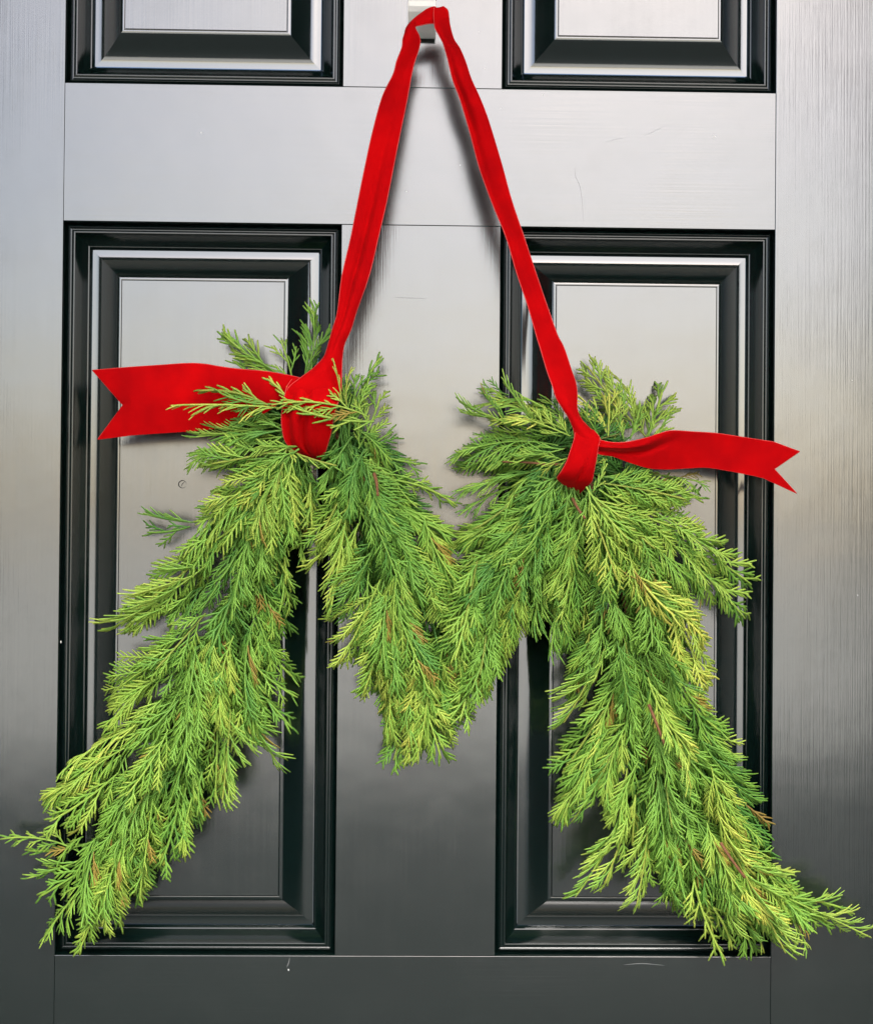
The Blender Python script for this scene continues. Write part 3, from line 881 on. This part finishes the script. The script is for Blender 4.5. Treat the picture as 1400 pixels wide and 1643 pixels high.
# loose tips along both sides of every limb, hanging outwards and down
n_edge = 0
for sp in LIMBS:
    a = catmull(sp, 14)
    cum = np.concatenate([[0], np.cumsum(np.linalg.norm(np.diff(a[:, :2], axis=0), axis=1))])
    for side in (-1, 1):
        t = 40 + rl_.uniform(0, 30)
        while t < cum[-1] - 45:
            q = np.array([np.interp(t, cum, a[:, c]) for c in range(5)])
            q2 = np.array([np.interp(min(cum[-1], t + 12), cum, a[:, c]) for c in range(5)])
            d = q2[:2] - q[:2]; d /= max(1e-6, np.linalg.norm(d))
            nn = np.array([-d[1], d[0]]) * side
            L = rl_.uniform(62, 100)
            w = rl_.uniform(0.30, 0.62)
            v = d * math.cos(w) + nn * math.sin(w) + np.array([0, 0.28]); v /= np.linalg.norm(v)
            base = q[:2] + nn * q[2] * rl_.uniform(0.60, 0.80) - d * 20
            dd = q[3] * rl_.uniform(0.45, 0.85)
            place(base, base + v * L, dd, dd + rl_.uniform(-8, 6), rl_.choice(['narrow', 'spray', 'narrow', 'thin']), q[4] + rl_.gauss(0.02, 0.1))
            n_edge += 1
            t += rl_.uniform(34, 62)
n_top = 300 - len(EX) - n_edge
share = [0.30, 0.20, 0.16, 0.34]
for sp, sh in zip(LIMBS, share):
    for (b, t, d0, d1, cls, ye) in limb_fronds(sp, round(n_top * sh), False, rl_):
        place(b, t, d0, d1, cls, max(0.0, ye))
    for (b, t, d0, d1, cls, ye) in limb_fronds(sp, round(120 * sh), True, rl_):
        place_deep(b, t, d0, d1, cls, max(0, ye * 0.6))  # inner layers in darker green: older growth, and shade put into the tint
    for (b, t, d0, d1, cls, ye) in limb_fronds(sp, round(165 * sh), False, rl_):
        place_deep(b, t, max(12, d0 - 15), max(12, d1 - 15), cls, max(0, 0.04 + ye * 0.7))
for cx, cy, n in ((500, 690, 26), (900, 730, 22), (985, 770, 16)):
    for k in range(n):
        a = rl_.uniform(0.0, 2 * math.pi)
        L = rl_.uniform(70, 105)
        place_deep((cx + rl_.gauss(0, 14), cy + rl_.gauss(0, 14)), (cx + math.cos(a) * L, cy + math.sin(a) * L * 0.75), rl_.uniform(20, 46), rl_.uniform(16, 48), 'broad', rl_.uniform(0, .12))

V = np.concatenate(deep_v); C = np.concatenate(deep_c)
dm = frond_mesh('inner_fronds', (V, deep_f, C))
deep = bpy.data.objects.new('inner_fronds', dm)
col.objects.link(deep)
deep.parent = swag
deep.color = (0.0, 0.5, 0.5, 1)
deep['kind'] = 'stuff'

# woody stems
def stem(pts, r0, r1):
    a = catmull(pts, 6)
    c = np.array([tuple(P(*q[:3]) + SW_INV) for q in a])
    d = np.gradient(c, axis=0); d /= np.linalg.norm(d, axis=1)[:, None]
    v, f = [], []
    for i in range(len(c)):
        rr = (r0 + (r1 - r0) * i / (len(c) - 1)) * S * (1 + 0.12 * math.sin(i * 2.3))
        x = np.cross(d[i], (0, 1, 0)); x /= np.linalg.norm(x); y = np.cross(d[i], x)
        for k in range(7):
            t = k / 7 * 2 * math.pi
            v.append(c[i] + x * math.cos(t) * rr + y * math.sin(t) * rr)
    for i in range(len(c) - 1):
        for k in range(7):
            f.append((i * 7 + k, i * 7 + (k + 1) % 7, i * 7 + 7 + (k + 1) % 7, i * 7 + 7 + k))
    f.append(tuple(range(6, -1, -1))); f.append(tuple((len(c) - 1) * 7 + k for k in range(7)))
    return mesh_obj('stem', v, f, M_STEM, swag)


stem([(500, 650, 40), (440, 800, 40), (370, 1000, 36), (290, 1180, 34), (180, 1360, 30)], 5, 2)
stem([(520, 660, 40), (580, 780, 42), (640, 930, 40), (670, 1100, 36)], 5, 2)
stem([(930, 740, 44), (860, 850, 42), (790, 960, 38), (730, 1070, 34)], 5, 2)
stem([(935, 745, 40), (980, 880, 34), (1030, 1080, 30), (1090, 1300, 28), (1230, 1450, 28)], 5, 2)
stem([(915, 745, 60), (880, 745, 66), (845, 742, 66), (805, 741, 60)], 2.6, 1.3)
stem([(1040, 1130, 68), (1052, 1160, 72), (1066, 1196, 74)], 2.6, 2.0)
stem([(1155, 1352, 70), (1172, 1378, 74), (1194, 1408, 74)], 2.6, 2.2)
stem([(600, 760, 68), (604, 775, 76), (606, 796, 78)], 3.0, 2.0)
stem([(918, 800, 74), (926, 815, 84), (938, 832, 88)], 2.6, 1.8)

# ------------------------------------------------------------------ small marks on the door paint
def fleck(px, py, r, parent, dep=0.0):
    c = P(px, py, dep)
    off = Vector((0, 0, DOOR_BOT))
    v = [c - off + Vector((0, -0.0003, 0))]
    n = 7
    for k in range(n):
        t = k / n * 2 * math.pi
        rr = r * S * random.uniform(0.7, 1.25)
        v.append(c - off + Vector((math.cos(t) * rr * 0.8, 0.0002, math.sin(t) * rr * 1.25)))
    mesh_obj('paint_fleck', v, [(0, 1 + (k + 1) % n, 1 + k) for k in range(n)], M_FLECK, parent)


for px, py, rr, par in ((323, 213, 1.7, rail_m), (1145, 219, 2.6, rail_m), (777, 110, 1.3, mull_t), (768, 51, 1.2, mull_t), (807, 146, 1.4, rail_m), (871, 152, 1.5, rail_m), (803, 174, 1.2, rail_m), (652, 307, 1.2, rail_m),
                        (738, 265, 0.9, rail_m), (687, 767, 1.3, mull_b), (1375, 955, 1.2, stile_r), (463, 1556, 2.2, rail_b), (98, 1030, 1.5, stile_l), (677, 755, 0.9, mull_b), (1366, 610, 1.0, stile_r)):
    fleck(px, py, rr, par)


def scratch(pts, w, parent, mat, dep=0.0):
    a = catmull([p + (0,) for p in pts], 5)
    off = Vector((0, 0, DOOR_BOT))
    c = [P(q[0], q[1], dep + 0.12) - off for q in a]
    v, f = [], []
    for i, p in enumerate(c):
        d = (c[min(i + 1, len(c) - 1)] - c[max(0, i - 1)]).normalized()
        nn = Vector((-d.z, 0, d.x)) * (w * S * 0.5 * math.sin(math.pi * (i + 0.6) / (len(c) + 0.2)))
        v += [p + nn, p - nn]
    for i in range(len(c) - 1):
        f.append((2 * i, 2 * i + 1, 2 * i + 3, 2 * i + 2))
    mesh_obj('scratch', v, f, mat, parent)


scratch([(926, 262), (922, 280), (930, 300), (934, 330), (935, 358)], 0.45, rail_m, M_SCRATCH)
scratch([(972, 229), (985, 224), (1000, 222)], 0.4, rail_m, M_SCRATCH)
scratch([(1032, 218), (1050, 210), (1064, 203)], 0.4, rail_m, M_SCRATCH)
scratch([(633, 477), (655, 478), (685, 479)], 0.9, mull_b, M_SCRATCH)
scratch([(1000, 1548), (1030, 1546), (1066, 1549)], 1.2, rail_b, M_SCRATCH)
scratch([(460, 1552), (463, 1545), (465, 1536)], 1.2, rail_b, M_SCRATCH)

# small ring left by a drip on the lower left panel, and light scuffs
scratch([(293 + 6.2 * math.cos(a), 777 + 6.0 * math.sin(a)) for a in np.linspace(0.4, 6.4, 14)], 1.5, field_bl, M_MARK, -5.85)
scratch([(297, 773), (293, 776), (291, 781)], 1.0, field_bl, M_MARK, -5.85)
